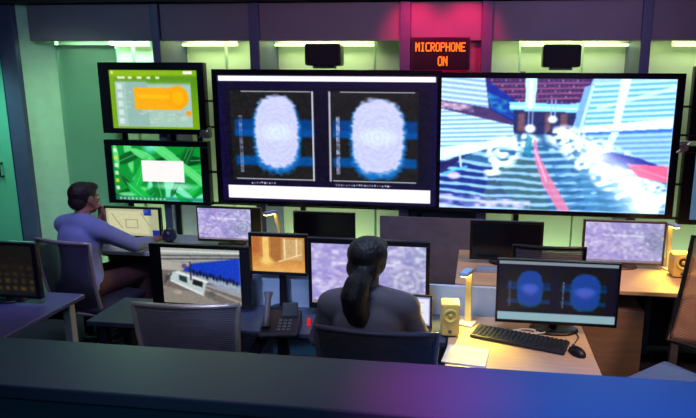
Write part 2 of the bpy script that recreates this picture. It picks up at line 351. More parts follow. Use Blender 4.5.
def pic_station():
    P = Pic(161, 247, 240, 309, 120, 94, (150, 142, 136))
    P.poly([(161, 247), (240, 247), (240, 257), (190, 262), (161, 262)], (176, 178, 176)); P.line(161, 251, 240, 250, 1, (225, 235, 225)); P.line(161, 256, 240, 253, .9, (90, 90, 92)); P.line(161, 260, 240, 256, .8, (70, 68, 72))
    P.poly([(184, 265), (240, 256), (240, 288), (210, 281), (182, 275)], (18, 62, 205)); P.poly([(161, 262), (192, 263), (182, 272), (161, 272)], (186, 180, 170))
    P.poly([(180, 272), (210, 278), (240, 286), (240, 294), (200, 286)], (150, 165, 190))
    for k in range(15):
        x = 190+k*3.3; y = 272+k*.75+(k % 3)*.9; P.ell(x, y, 1.7, 3.2+(k % 2), (16, 18, 40), .95, .4); P.ell(x+1, y+6, 1.6, 2.4, (190, 205, 225), .7, .5)
    P.poly([(161, 272), (182, 272), (240, 300), (240, 309), (161, 309)], (120, 110, 104)); P.poly([(190, 284), (240, 292), (240, 300)], (170, 175, 190), .8)
    P.poly([(161, 290), (200, 298), (222, 309), (161, 309)], (150, 142, 132)); P.line(200, 290, 240, 306, 1.2, (190, 180, 165), .7)
    P.poly([(167, 276), (178, 272), (206, 282), (202, 300), (184, 292), (168, 284)], (200, 215, 215)); P.line(176, 274, 206, 284, 1.1, (245, 250, 245)); P.line(170, 284, 200, 297, 1, (235, 240, 240))
    P.poly([(178, 277), (186, 279), (186, 286), (178, 283)], (40, 60, 70)); P.poly([(192, 281), (202, 284), (201, 290), (191, 287)], (30, 30, 36)); P.ell(184, 267, 3, 3, (90, 60, 110), .8)
    P.line(170, 276, 163, 286, 1, (60, 60, 64)); P.line(190, 262, 190, 282, .8, (50, 40, 50)); P.ell(210, 297, 5, 4, (90, 90, 92), .8, .5); P.ell(166, 281, 4, 4, (70, 66, 70), .8, .5); P.ell(176, 297, 6, 3, (190, 185, 178), .7, .6); P.c *= .93; P.blur(1); P.grain(22, 12, 70); return P
def pic_orange():
    P = Pic(251, 236, 304, 273, 80, 56, (196, 132, 58)); u, v = P.u, P.v
    P.mix(np.clip((v-.55)*2.5, 0, 1), (232, 168, 84)); P.rect(262, 236, 268, 262, (245, 200, 110)); P.rect(270, 236, 280, 262, (170, 110, 50)); P.rect(282, 238, 302, 260, (206, 168, 110))
    P.line(284, 238, 284, 258, .7, (250, 225, 170)); P.line(296, 238, 296, 256, .7, (250, 225, 170)); P.line(278, 262, 300, 254, .7, (245, 210, 150)); P.ell(266, 262, 9, 6, (255, 214, 120), .8, .6); P.rect(251, 236, 259, 254, (180, 96, 44), .8, 3)
    P.grain(18, 4, 30); return P
def pic_tiles():
    P = Pic(-40, 243, 38, 303, 80, 60, (18, 17, 12)); rs = np.random.RandomState(2)
    for i in range(9):
        for j in range(5):
            k = .25+.75*(j/4); P.rect(-36+i*8.2+rs.rand()*3, 257+j*8.5+rs.rand()*2, -30+i*8.2+rs.rand()*2, 263+j*8.5, (70*k+16*rs.rand(), 68*k, 18*k), .5+.4*rs.rand(), 3)
    P.grain(8, 4, 30); return P
def pic_sheet():
    P = Pic(0, 0, 50, 34, 60, 40, (150, 165, 215)); P.rect(22, 2, 49, 32, (232, 232, 252)); P.grain(8, 9, 20)
    for k in range(6): P.rect(28, 6+k*4, 44-k % 3*4, 7+k*4, (150, 150, 190), .5, 1)
    return P
def pic_side(seed, c):
    P = Pic(0, 0, 60, 40, 60, 40, c); P.rect(3, 3, 57, 9, tuple(min(255, x+40) for x in c), .7)
    for k in range(8): P.rect(6, 12+k*3, 40-(k*7) % 17, 13+k*3, tuple(min(255, x+60) for x in c), .6, 1)
    P.grain(10, seed, 20); return P

# ------------------------------------------------------------------ displays as things
def wall_tv(label, TL, BR, Y, pic, inner, m, name='wall_screen', group='screens of the video wall'):
    a, b = at(*TL, Y), at(*BR, Y); xc = (a.x+b.x)/2; zc = b.z; w = b.x-a.x; h = a.z-b.z
    t = thing(name, label, 'screen', (xc, Y, zc), 0, group)
    l, tt, r, bb = inner     # bezel widths in metres
    bm = B(); box(bm, -w/2, w/2, .012, .07, 0, h, bev=.006); obj('housing', bm, TVB, t)
    bm = B()
    box(bm, -w/2, w/2, -.004, .012, h-tt, h, bev=.003); box(bm, -w/2, w/2, -.004, .012, 0, bb, bev=.003)
    box(bm, -w/2, -w/2+l, -.004, .012, bb, h-tt, bev=.003); box(bm, w/2-r, w/2, -.004, .012, bb, h-tt, bev=.003)
    obj('bezel', bm, TVB, t)
    display(pic, -w/2+l, w/2-r, .006, bb, h-tt, t, m)
    bm = B(); box(bm, -w*.25, w*.25, .07, .12, h*.3, h*.7, bev=.004); obj('wall_bracket', bm, DGR, t)
    return t
def monitor(name, label, TL, BR, Y, pic, bez, m=None, desk=.75, shell=None, neck_dx=0., rz=0., base=(.12, .09), feet='round', group=None, lower=None):
    a, b = at(*TL, Y), at(*BR, Y); w = b.x-a.x; h = a.z-b.z; xc = (a.x+b.x)/2; z0 = max(b.z, desk+.03)-desk; h = a.z-desk-z0
    shell = shell or BLK
    t = thing(name, label, 'monitor', (xc, Y, desk), rz, group)
    l, tt, r, bb = bez; z1 = z0+h
    bm = B(); box(bm, -w/2, w/2, .006, .03, z0, z1, bev=.005); box(bm, -w*.28, w*.28, .03, .055, z0+h*.15, z1-h*.2, bev=.01); obj('housing', bm, shell, t)
    bm = B()
    box(bm, -w/2, w/2, -.004, .006, z1-tt, z1, bev=.002); box(bm, -w/2, w/2, -.004, .006, z0, z0+bb, bev=.002)
    box(bm, -w/2, -w/2+l, -.004, .006, z0+bb, z1-tt, bev=.002); box(bm, w/2-r, w/2, -.004, .006, z0+bb, z1-tt, bev=.002)
    obj('bezel', bm, shell, t)
    if pic is not None: display(pic, -w/2+l, w/2-r, 0, z0+bb, z1-tt, t, m or SCR)
    else:
        bm = B(); box(bm, -w/2+l, w/2-r, .001, .005, z0+bb, z1-tt); obj('display', bm, OFF, t)
    bm = B(); sweep(bm, [(neck_dx, .065, .012), (neck_dx, .07, z0+h*.35)], [.024, .02], 12, .6); box(bm, neck_dx-.04, neck_dx+.04, .05, .07, z0+h*.25, z0+h*.45, bev=.004); obj('neck', bm, shell, t)
    bm = B()
    lathe(bm, [(base[0], 0), (base[0], .008), (base[0]*.9, .014), (.03, .018)], (0, 0, 0), seg=32)
    for v in bm.verts: v.co.y = v.co.y*base[1]/base[0]+.05; v.co.x += neck_dx
    obj('stand_base', bm, shell, t, True)
    return t

# ------------------------------------------------------------------ room shell
FL = mat('dark_carpet', (46, 42, 52), .9, bump=.4, scale=120)
bm = B(); box(bm, -5.2, 2.9, -1.2, 5.6, -.1, 0); struct('floor', bm, FL)
bm = B(); box(bm, -5.2, 2.9, -1.2, 5.6, 2.95, 3.05); struct('ceiling', bm, mat('ceiling_paint', (60, 58, 66), .9))
WALLM = mat('pale_wall_paint', (196, 205, 190), .75, noise=.05, scale=3)
bm = B(); box(bm, -5.1, 2.8, 5.38, 5.5, 0, 2.95); struct('wall_back', bm, WALLM)
DKW = mat('dark_side_wall', (44, 44, 58), .8)
bm = B(); box(bm, -5.2, -5.1, -1.2, 5.5, 0, 2.95); struct('wall_left', bm, DKW)
bm = B(); box(bm, 2.8, 2.9, -1.2, 5.5, 0, 2.95); struct('wall_right', bm, DKW)
bm = B(); box(bm, -5.2, 2.9, -1.3, -1.2, 0, 2.95); struct('wall_front', bm, DKW)
BULK = mat('bulkhead_grey_panel', (112, 104, 120), .6, noise=.06, scale=3)
xs = [-5.1, -4.14, -3.875, -2.70, -1.85, -.60, .045, 1.235, 2.8]
for a, b in zip(xs, xs[1:]):
    if a == -4.14: continue
    bm = B(); box(bm, a+.006, b-.006, 4.93, 5.0, 2.385, 2.68, bev=.004); box(bm, a, b, 5.0, 5.38, 2.45, 2.9); struct('wall_upper_panel', bm, BULK)
bm = B(); box(bm, -5.1, 2.8, 4.84, 5.4, 2.69, 2.95); struct('trim_1', bm, mat('dark_cornice', (26, 24, 34), .7))
PIL = mat('pillar_blue_grey', (74, 76, 112), .5, noise=.06)
for i, (xc, w) in enumerate(((-4.065, .15), (-2.70, .07), (-1.845, .085), (-.60, .085), (.045, .085), (1.24, .075))):
    bm = B(); box(bm, xc-w/2, xc+w/2, 4.90, 4.99 if i == 0 else 5.38, 0, 2.68, bev=.006); struct('pillar', bm, PIL)
# opaque service panel between the two middle pillars
bm = B(); box(bm, -.56, .005, 5.0, 5.06, 0, 2.45, bev=.003)
struct('wall_centre_panel', bm, mat('grey_service_panel', (112, 108, 118), .7))
bm = B(); box(bm, -.80, .06, 4.88, 4.897, 0, .955, bev=.003); struct('wall_centre_low_panel', bm, mat('grey_lower_panel', (124, 120, 130), .7))
# pale slanted reveal beside the left column
bm = B(); vv = [bm.verts.new(p) for z in (0, 2.69) for p in ((-3.992, 4.95, z), (-3.76, 5.09, z), (-3.76, 5.14, z), (-3.992, 5.02, z))]
for q in ((0, 1, 5, 4), (1, 2, 6, 5), (2, 3, 7, 6), (3, 0, 4, 7), (3, 2, 1, 0), (4, 5, 6, 7)): bm.faces.new([vv[k] for k in q])
struct('wall_left_reveal', bm, mat('pale_green_reveal', (176, 206, 182), .6, noise=.05))
# frosted glass leaf in the first bay
GL = mat('frosted_teal_glass', (110, 160, 140), .35, noise=.12, scale=1.5, alpha=.7)
w1 = at(45, 50, 5.1).x; w2 = at(115, 46, 5.1).x
bm = B(); box(bm, w1, w2, 5.1, 5.12, .02, 2.33, bev=.002); o = struct('window_1', bm, GL)
FR = mat('pale_green_frame', (176, 205, 176), .4)
bm = B(); box(bm, w1-.02, w1, 5.09, 5.13, .02, 2.36); box(bm, w1-.02, w2, 5.09, 5.13, 2.33, 2.36); struct('window_1_frame', bm, FR)
# thin upright frames of the recessed glazing
for k, (px, pyy) in enumerate(((133, 50), (226, 50), (375, 55), (583, 50), (520, 50))):
    x = at(px, pyy, 5.25).x
    bm = B(); box(bm, x-.008, x+.008, 5.24, 5.27, 0, 2.42); struct('window_%d_frame' % (k+2), bm, FR)
# glazed door at far left
DG = mat('door_green_glass', (110, 190, 165), .25, noise=.08, scale=2)
bm = B(); box(bm, -5.0, -4.2, 5.0, 5.04, .02, 2.35); d = struct('door_1', bm, DG)
bm = B(); box(bm, -4.21, -4.135, 4.97, 5.06, 0, 2.385, bev=.004); box(bm, -5.1, -5.0, 4.97, 5.06, 0, 2.385, bev=.004); struct('door_1_frame', bm, mat('navy_door_frame', (26, 44, 92), .4))
hz = at(2, 170, 4.98)
bm = B(); sweep(bm, [(hz.x-.01, 5.0, hz.z+.06), (hz.x-.01, 4.96, hz.z+.06), (hz.x-.01, 4.96, hz.z-.06), (hz.x-.01, 5.0, hz.z-.06)], .011); obj('door_handle', bm, BLK, d)

# recess lighting: tubes, plus added uplights
TUBE = mat('lit_tube', (255, 255, 255), .4, emit=(214, 255, 170), es=4)
def tube(x0, x1, label, z=2.372, y=5.3):
    t = thing('tube_light', label, 'light', ((x0+x1)/2, y, z), 0, 'tube lights in the wall recesses'); w = x1-x0
    bm = B(); sweep(bm, [(-w/2, 0, 0), (w/2, 0, 0)], .009, 10); obj('tube', bm, TUBE, t)
    bm = B(); box(bm, -w/2-.02, w/2+.02, -.015, .03, .012, .078, bev=.003); box(bm, -w/2-.02, -w/2, -.012, .012, -.012, .014); box(bm, w/2, w/2+.02, -.012, .012, -.012, .014); obj('fitting', bm, WHT, t)
tube(at(112, 46, 5.3).x, at(148, 46, 5.3).x, 'pale tube light in the recess above the small yellow and green screen')
tube(at(178, 46, 5.3).x, at(236, 46, 5.3).x, 'pale tube light in the recess above the gap between small and big screens')
tube(at(264, 46, 5.3).x, at(376, 46, 5.3).x, 'long pale tube light in the recess behind the speaker over the fingerprint screen')
tube(at(522, 46, 5.3).x, at(640, 46, 5.3).x, 'long pale tube light in the recess behind the speaker over the hall picture')
tube(at(674, 46, 5.3).x, at(730, 46, 5.3).x, 'pale tube light in the recess at the right end of the wall')
def area(loc, size, rot, col, e, shape='RECTANGLE', spread=None):
    l = bpy.data.lights.new('area', 'AREA'); l.shape = shape; l.size, l.size_y = size; l.energy = e; l.color = s2l(col)
    o = bpy.data.objects.new('area_light', l); COL.objects.link(o); o.location = loc; o.rotation_euler = rot; o.visible_camera = True
    if spread: l.spread = spread
    return o
def spot(loc, target, col, e, ang=60, blend=.6, size=.05):
    l = bpy.data.lights.new('spot', 'SPOT'); l.energy = e; l.color = s2l(col); l.spot_size = math.radians(ang); l.spot_blend = blend; l.shadow_soft_size = size
    o = bpy.data.objects.new('spot_light', l); COL.objects.link(o); o.location = loc
    o.rotation_euler = (Vector(target)-Vector(loc)).to_track_quat('-Z', 'Y').to_euler(); return o
YG = (222, 250, 165); TG = (175, 240, 190)
for a, b, col, e in ((-3.85, -2.75, TG, 12), (-2.65, -1.90, YG, 3.6), (-1.80, -.88, YG, 4), (.1, 1.18, YG, 4.2), (1.3, 2.7, YG, 4.5)):
    area(((a+b)/2, 5.2, 2.43), (b-a-.1, .1), (0, 0, 0), col, e)
    area(((a+b)/2, 5.2, .1), (b-a-.1, .12), (PI, 0, 0), (215, 245, 180), 27 if e < 4 else 20)  # uplights added to brighten the lower part of the recess
    area(((a+b)/2, 5.12, 1.5), (b-a-.16, .9), (PI/2, 0, 0), (225, 245, 180), 3.) if False else None
bm = B(); box(bm, -3.88, 2.8, 5.0, 5.02, 0, .3); box(bm, -3.88, 2.8, 5.0, 5.36, 0, .04); struct('uplight_trough', bm, DKW)   # added trough that hides the added uplights
spot((-4.5, 4.2, 2.3), (-4.6, 5.0, 1.2), (130, 215, 200), 50, 110, .8, .1)

# ------------------------------------------------------------------ parapet in front
LEDGE = mat('blue_grey_satin_board', (50, 64, 82), .36, noise=.05, scale=3, spec=.5)
LB = mat('parapet_face', (44, 76, 90), .5, noise=.1, scale=5)
pp = thing('parapet', 'wide dark blue-grey parapet board across the bottom of the view', 'parapet', (-1, 1.66, 0))
bm = B(); box(bm, -3.6, 3.4, -.16, .16, 1.105, 1.15, bev=.006); obj('ledge_board', bm, LEDGE, pp)
bm = B(); box(bm, -3.6, 3.4, -.125, .14, 0, 1.105); obj('front_panel', bm, LB, pp)

# ------------------------------------------------------------------ video wall
rk = thing('screen_rack', 'dark steel rack of rails behind the wall screens', 'rack', (-.85, 4.96, 0))
for py, nm in ((101, 'rail'), (127, 'rail'), (172, 'rail'), (203, 'rail')):
    z = at(212, py, 4.95).z
    bm = B(); box(bm, -2.4, 3.2, -.02, .015, z-.009, z+.009, bev=.003); obj(nm, bm, BLK, rk)
for px in (123, 172, 198, 300, 420, 520, 640):
    x = at(px, 137, 4.95).x+.85
    bm = B(); box(bm, x-.022, x+.022, .015, .04, .3, 2.15, bev=.003); obj('upright', bm, BLK, rk)
YT = 4.86
wall_tv('small wall screen with a yellow rounded shape on green, above the leaf screen', (97, 62), (207, 135), YT, pic_lens(), (.095, .065, .06, .045), SCR)
wall_tv('small wall screen showing green leaves with a white box', (103.5, 139.5), (211, 206), YT, pic_leaf(), (.065, .05, .07, .03), SCR)
wall_tv('big wall screen showing two fingerprints between white bars', (211, 69), (439, 210), YT, pic_prints(0, 0, 0, 0, 300, 184), (.045, .045, .03, .03), SCRB)
wall_tv('big wall screen showing a bright hall with a red carpet', (440.5, 72), (672, 219), YT, pic_hall(), (.012, .045, .06, .035), screen_mat('vivid_display', 1.5))
P1 = pic_side(5, (24, 60, 120)); P2 = pic_side(6, (84, 118, 150))
wall_tv('blue wall screen cut off by the right edge, upper of the two', (696, 66), (800, 143), YT, P1, (.07, .05, .05, .04), SCRD)
wall_tv('pale blue wall screen cut off by the right edge, lower of the two', (685.5, 146), (787, 228), YT, P2, (.085, .05, .05, .04), SCRD)
# chrome clamps on the rack
for (px, py), lb in (((206, 133), 'metal clamp between the small screens and the fingerprint screen'), ((682, 147), 'metal clamp to the right of the hall screen')):
    p = at(px, py, 4.9); bm = B(); lathe(bm, [(.03, 0), (.03, .05), (.022, .06)], (0, -.06, 0), 'Y', 16); box(bm, -.035, .035, -.02, .045, -.045, .045, bev=.008); sweep(bm, [(-.05, -.04, -.04), (.05, -.05, .045)], .008, 8)
    o = obj('clamp', bm, ALU, None, False); o.location = p; tag(o, lb, 'clamp', 'clamps on the screen rack')
# loudspeakers on top of the screens
def loud(TL, BR, label):
    a, b = at(*TL, 4.9), at(*BR, 4.9); w = b.x-a.x; h = a.z-b.z
    t = thing('loudspeaker', label, 'speaker', ((a.x+b.x)/2, 4.9, b.z), 0, 'black speakers above the screens')
    bm = B(); box(bm, -w/2, w/2, -.06, .09, .008, h, bev=.018, seg=3); obj('cabinet', bm, BLK, t)
    bm = B(); box(bm, -w/2+.015, w/2-.015, -.066, -.058, .02, h-.012, bev=.003); obj('front_grille', bm, mat('speaker_cloth', (22, 20, 32), .9, bump=.5, scale=300), t)
    bm = B(); box(bm, -w*.3, w*.3, -.03, .06, -.012, .012, bev=.003); obj('mount', bm, DGR, t)
loud((306, 44), (342, 67), 'small black speaker above the fingerprint screen')
loud((543, 44.5), (579.5, 68.5), 'small black speaker above the hall screen')
# LED sign
a, b = at(411, 37, 4.9), at(469.5, 70, 4.9); w = b.x-a.x; h = a.z-b.z
sg = thing('led_sign', 'black illuminated sign reading MICROPHONE ON in red letters', 'sign', ((a.x+b.x)/2, 4.9, b.z))
bm = B(); box(bm, -w/2, w/2, 0, .06, 0, h, bev=.004); obj('case', bm, mat('sign_case', (30, 8, 32), .4), sg)
bm = B(); box(bm, -w/2+.012, w/2-.012, -.003, .002, .012, h-.012); obj('front_glass', bm, mat('sign_glass', (34, 6, 30), .3), sg)
FONT = {'M': '10001 11011 10101 10101 10001 10001 10001', 'I': '01110 00100 00100 00100 00100 00100 01110', 'C': '01111 10000 10000 10000 10000 10000 01111', 'R': '11110 10001 10001 11110 10100 10010 10001', 'O': '01110 10001 10001 10001 10001 10001 01110', 'P': '11110 10001 10001 11110 10000 10000 10000', 'H': '10001 10001 10001 11111 10001 10001 10001', 'N': '10001 11001 10101 10101 10011 10001 10001', 'E': '11111 10000 10000 11110 10000 10000 11111'}
def write(txt, cx, ztop, dx, dz):
    bm = B(); x0 = cx-(len(txt)*6-1)*dx/2
    for i, ch in enumerate(txt):
        for r, row in enumerate(FONT[ch].split()):
            for c, q in enumerate(row):
                if q == '1':
                    x = x0+(i*6+c)*dx; z = ztop-r*dz; box(bm, x-dx*.18, x+dx*1.18, -.006, -.003, z-dz*1.02, z+dz*.02)
    obj('lettering', bm, LED, sg)
LED = mat('led_red', (60, 4, 0), .5, emit=(255, 96, 10), es=2.3)
write('MICROPHONE', 0, h-.042, w*.84/59, .0098); write('ON', .02, h-.148, w*.84/59, .0105)
bm = B(); box(bm, -w*.42, w*.42, .06, .075, .03, h-.03, bev=.003); obj('added_back_glow', bm, mat('glow_strip', (60, 0, 20), .5, emit=(255, 10, 70), es=9), sg)  # glow strip added behind the sign to redden the wall
bm = B(); box(bm, -.03, .03, .03, .1, h-.01, h+.0, bev=.002); obj('hanger', bm, DGR, sg)
for dx in (-.2, .2): spot((sg.location.x+dx, 4.5, 2.75), (sg.location.x+dx*1., 5.0, 2.36), (255, 0, 90), 34, 70, .9, .06)  # spots added to wash the wall around the sign pink

# ------------------------------------------------------------------ worktops
def desk(name, label, x0, x1, y0, y1, m, legs, z=.75, fascia=None, group=None, panel=None, dark_back=None):
    t = thing(name, label, 'desk', ((x0+x1)/2, (y0+y1)/2, 0), 0, group); X, Y = (x1-x0)/2, (y1-y0)/2
    bm = B(); box(bm, -X, X, -Y, Y, z-.028, z, bev=.004); obj('worktop', bm, m, t)
    for lx, ly in legs:
        bm = B(); lx -= t.location.x; ly -= t.location.y; box(bm, lx-.025, lx+.025, ly-.025, ly+.025, .012, z-.028, bev=.004); lathe(bm, [(.018, 0), (.018, .014)], (lx, ly, 0)); obj('leg', bm, panel or GRY, t)
    bm = B(); box(bm, -X+.06, X-.06, Y-.05, Y-.03, z-.16, z-.028, bev=.003); obj('frame_rail', bm, DGR, t)
    bm = B(); box(bm, -X+.06, X-.06, -Y+.06, -Y+.085, z-.06, z-.028, bev=.002); obj('frame_rail', bm, DGR, t)
    if dark_back:
        bm = B(); box(bm, -X+.06, X-.06, Y-.03, Y-.012, .04, z-.03, bev=.003); obj('added_dark_back', bm, dark_back, t)  # dark board added to block the recess glow under the desk
    return t
DBACK = mat('dark_back_board', (40, 34, 38), .7)
desk('desk', 'beech desk at the right carrying the tall lamp and the purple map monitor', -.12, 2.5, 3.83, 4.66, WOOD, ((-.06, 3.95), (1.33, 3.9), (2.42, 3.95), (-.06, 4.55), (1.33, 4.55), (2.42, 4.55)), dark_back=DBACK)
desk('desk', 'pale desk along the green wall where the man in the blue shirt works', -3.2, -.95, 4.2, 4.78, PALE, ((-3.14, 4.3), (-1.02, 4.3), (-3.14, 4.7), (-1.02, 4.7), (-2.0, 4.7)), panel=DGR, dark_back=DBACK)
desk('desk', 'dark desk in front of the ponytailed woman with phone and monitors', -2.12, -.13, 2.88, 3.26, mat('dark_desk_laminate', (66, 72, 92), .4), ((-2.06, 2.95), (-1.1, 3.18), (-2.06, 3.18)), panel=DGR)
desk('desk', 'warm lit beech desk with the keyboard and mouse near the parapet', -.12, .6, 2.1, 3.26, WOOD, ((-.06, 2.16), (.54, 2.16), (.54, 3.2), (-.06, 3.2)))
desk('desk', 'dark desk at the left edge with a violet lit rim', -4.0, -2.4, 2.2, 3.28, mat('violet_grey_laminate', (96, 92, 130), .35), ((-2.46, 3.2), (-2.46, 2.28), (-3.9, 3.2)), panel=WHT)
# privacy screen behind the front desks
pm = mat('pale_blue_panel', (190, 208, 232), .6, noise=.05)
ps = thing('privacy_panel', 'low pale blue privacy panel behind the front desks', 'panel', (-.35, 3.315, 0))
for x0, x1 in ((-1.2, -.1), (-.09, .93)):
    bm = B(); box(bm, x0, x1, -.012, .012, .42, .925 if x0 < -1 else .91, bev=.003); obj('screen_board', bm, pm, ps)
for x in (-1.15, -.095, .88):
    bm = B(); box(bm, x-.02, x+.02, -.018, .018, 0, .42, bev=.003); obj('support', bm, GRY, ps)

# ------------------------------------------------------------------ pedestal cabinets
TAN = mat('brown_laminate', (170, 134, 108), .5, noise=.12, scale=5, stretch=(1, 1, 8))
def pedestal(x, y, w, dpt, h, label, m=TAN):
    t = thing('drawer_cabinet', label, 'cabinet', (x, y, 0), PI)
    bm = B(); box(bm, -w/2, w/2, -dpt/2+.02, dpt/2, .05, h, bev=.004); obj('body', bm, m, t)
    for k in range(3):
        z0 = .06+k*(h-.07)/3
        bm = B(); box(bm, -w/2+.004, w/2-.004, -dpt/2, -dpt/2+.018, z0, z0+(h-.07)/3-.006, bev=.003); dr = obj('drawer', bm, m, t)
        bm = B(); zz = z0+(h-.07)/3-.05; sweep(bm, [(-.06, -dpt/2, zz), (-.06, -dpt/2-.02, zz), (.06, -dpt/2-.02, zz), (.06, -dpt/2, zz)], .005, 8); obj('handle', bm, ALU, dr)
    for sx in (-1, 1):
        for syy in (-1, 1):
            bm = B(); lathe(bm, [(.025, 0), (.025, .05)], (sx*(w/2-.05), syy*(dpt/2-.06), 0), seg=12); obj('caster', bm, BLK, t)
pedestal(.87, 4.12, .50, .5, .6, 'brown drawer cabinet under the beech desk right of the dark fingerprint monitor')
CABM = mat('pale_low_cabinet', (150, 176, 168), .5)
t = thing('low_cabinet', 'low pale green cabinet by the wall behind the seated man', 'cabinet', (-3.72, 4.5, 0)); t.location = (-4.0, 4.62, 0)
bm = B(); box(bm, -.22, .2, -.2, .2, 0, .62, bev=.006); obj('body', bm, CABM, t)
bm = B(); box(bm, -.21, .19, -.215, -.2, .03, .6, bev=.003); obj('door', bm, CABM, t)

# ------------------------------------------------------------------ monitors
G1 = 'monitors on the desks along the wall'
monitor('monitor', 'monitor with cream floor plan in front of the seated man', (102.5, 206), (162.5, 240.5), 4.5, pic_plan(), (.025, .016, .02, .02))
monitor('monitor', 'monitor with purple map below the fingerprint wall screen, left of the orange monitor', (196, 206), (262, 247), 4.5, pic_map(197, 208, 250, 245, 41), (.01, .014, .085, .02))
monitor('monitor', 'switched-off monitor behind the woman, below the fingerprint wall screen', (293, 211), (355, 240), 4.5, None, (.016, .016, .016, .02))
monitor('monitor', 'large switched-off monitor below the hall wall screen', (470.5, 220), (542, 262), 4.3, None, (.02, .018, .02, .022))
monitor('monitor', 'monitor with purple map and warm frame by the lamp on the right desk', (584, 219.5), (663, 268), 4.33, pic_map(585, 221, 661, 266, 77, (.9, .45)), (.016, .014, .016, .018), shell=mat('warm_bezel', (70, 50, 46), .4))
monitor('monitor', 'thick-rimmed monitor showing a white machine in a blue hall', (148.5, 243), (252.5, 312), 3.12, pic_station(), (.07, .022, .062, .01))
monitor('monitor', 'small monitor with an orange picture beside the phone', (248, 232.5), (308, 276.5), 3.16, pic_orange(), (.018, .02, .016, .02), base=(.08, .07))
monitor('monitor', 'wide purple map monitor in front of the ponytailed woman', (307.5, 237.5), (429, 314), 3.14, pic_map(312, 243, 424, 307, 58, (.84, .6), 130, 80), (.02, .03, .022, .035))
monitor('monitor', 'near monitor showing two dark blue fingerprints on the beech desk', (497.5, 258.5), (616.5, 328), 3.08, pic_prints(0, 0, 0, 0, 150, 84, False), (.01, .008, .012, .016), base=(.13, .09), neck_dx=0)
monitor('monitor', 'dark monitor with dim yellow tiles at the left edge', (-48, 240), (42.5, 306), 3.08, pic_tiles(), (.02, .018, .03, .02))
# laptop at the woman's right hand
a, b = at(381, 290, 3.02), at(432, 326, 3.02)
lp = thing('laptop', 'open laptop with pale lilac screen beside the ponytailed woman', 'laptop', ((a.x+b.x)/2, 3.02, .75), -.05); w = b.x-a.x; h = a.z-.765
bm = B(); box(bm, -w/2, w/2, .0, .012, .016, h, bev=.004); box(bm, -w/2, w/2, -.004, 0, h-.012, h); box(bm, -w/2, w/2, -.004, 0, .016, .03); box(bm, -w/2, -w/2+.01, -.004, 0, .03, h-.012); box(bm, w/2-.012, w/2, -.004, 0, .03, h-.012); obj('lid', bm, mat('brown_bezel', (74, 56, 50), .4), lp)
display(pic_sheet(), -w/2+.01, w/2-.012, -.001, .03, h-.012, lp, SCR)
bm = B(); box(bm, -w/2, w/2, -.2, .01, 0, .015, bev=.004); obj('keyboard_base', bm, DGR, lp)

# ------------------------------------------------------------------ chairs
MESH_D = weave('dark_chair_mesh', (60, 55, 64), .6, 40., 1.05); MESH_G = weave('grey_chair_mesh', (122, 114, 130), .6, 26., 1.05); MESH_B = weave('brown_chair_mesh', (205, 168, 152), .6, 40., 1.05)
SEATF = mat('seat_fabric', (44, 42, 54), .85, bump=.3, scale=90); SEATB = mat('blue_seat_fabric', (60, 100, 190), .8, bump=.3, scale=90)
MESH_M = weave('charcoal_chair_mesh', (66, 62, 74), .6, 40., 1.05)
CHF = mat('charcoal_frame', (74, 68, 80), .45)
TANM = mat('warm_grey_frame', (196, 182, 172), .35, .5)
def chair(label, loc, rz, mesh, frame, seat=SEATF, wtop=.5, top=1.0, bot=.58, y0=-.2, lean=.08, group='mesh office chairs', arms=True):
    t = thing('office_chair', label, 'chair', (*loc, 0), rz, group)
    hw = wtop/2
    def bp(u, v):    # u across -1..1, v up 0..1
        z = bot+(top-bot)*v; return Vector((u*hw*(.9+.1*v), y0-lean*v+.035*(u*u)*1.0-.02*math.sin(v*PI), z))
    bm = B(); n = 14; g = [[bm.verts.new(bp(-1+2*i/n, j/n)) for i in range(n+1)] for j in range(n+1)]
    for j in range(n):
        for i in range(n): bm.faces.new((g[j][i], g[j][i+1], g[j+1][i+1], g[j+1][i]))
    r = bmesh.ops.solidify(bm, geom=bm.faces[:], thickness=.006); obj('back_mesh', bm, mesh, t, True)
    bm = B()
    path = [bp(-1, j/8) for j in range(9)]+[bp(-1+2*i/10, 1) for i in range(1, 11)]+[bp(1, 1-j/8) for j in range(1, 9)]+[bp(1-2*i/10, 0) for i in range(1, 10)]
    path.append(path[0]); sweep(bm, path, .013, 10); obj('back_frame', bm, frame, t, True)
    bm = B(); sweep(bm, [(0, y0+.0, bot+.16), (0, y0-.045, bot+.03), (0, y0-.02, .44), (0, y0+.2, .41)], [.018, .022, .024, .03], 10, .7); obj('back_support', bm, BLK, t, True)
    bm = B(); box(bm, -.24, .24, -.2, .25, .42, .485, bev=.028, seg=4); obj('seat', bm, seat, t, True)
    if arms:
        for s in (-1, 1):
            bm = B(); sweep(bm, [(s*.22, .03, .415), (s*.275, .03, .42), (s*.28, .02, .64)], .013, 8); box(bm, s*.28-.032, s*.28+.032, -.12, .13, .64, .665, bev=.01); obj('armrest', bm, BLK, t)
    bm = B(); lathe(bm, [(.028, .1), (.028, .3), (.018, .3), (.018, .42)], seg=16); obj('gas_column', bm, BLK, t, True)
    for k in range(5):
        a = k*2*PI/5+.3; c, s = math.cos(a), math.sin(a)
        bm = B(); sweep(bm, [(0, 0, .115), (c*.15, s*.15, .1), (c*.29, s*.29, .075)], [.03, .024, .016], 8, .7); lg = obj('base_leg', bm, frame if seat is SEATB else BLK, t, True)
        bm = B(); q = Vector((c*.29, s*.29, .028)); lathe(bm, [(.028, -.02), (.028, -.006), (.01, -.005), (.01, .005), (.028, .006), (.028, .02)], q, 'X', 14); sweep(bm, [q, q+Vector((0, 0, .05))], .008, 8); obj('caster', bm, BLK, lg)
    return t
chair('dark mesh office chair in which the ponytailed woman sits', (-.42, 2.62), -.02, MESH_D, CHF, wtop=.55, top=.97, bot=.6, y0=-.13, lean=.05, arms=False)
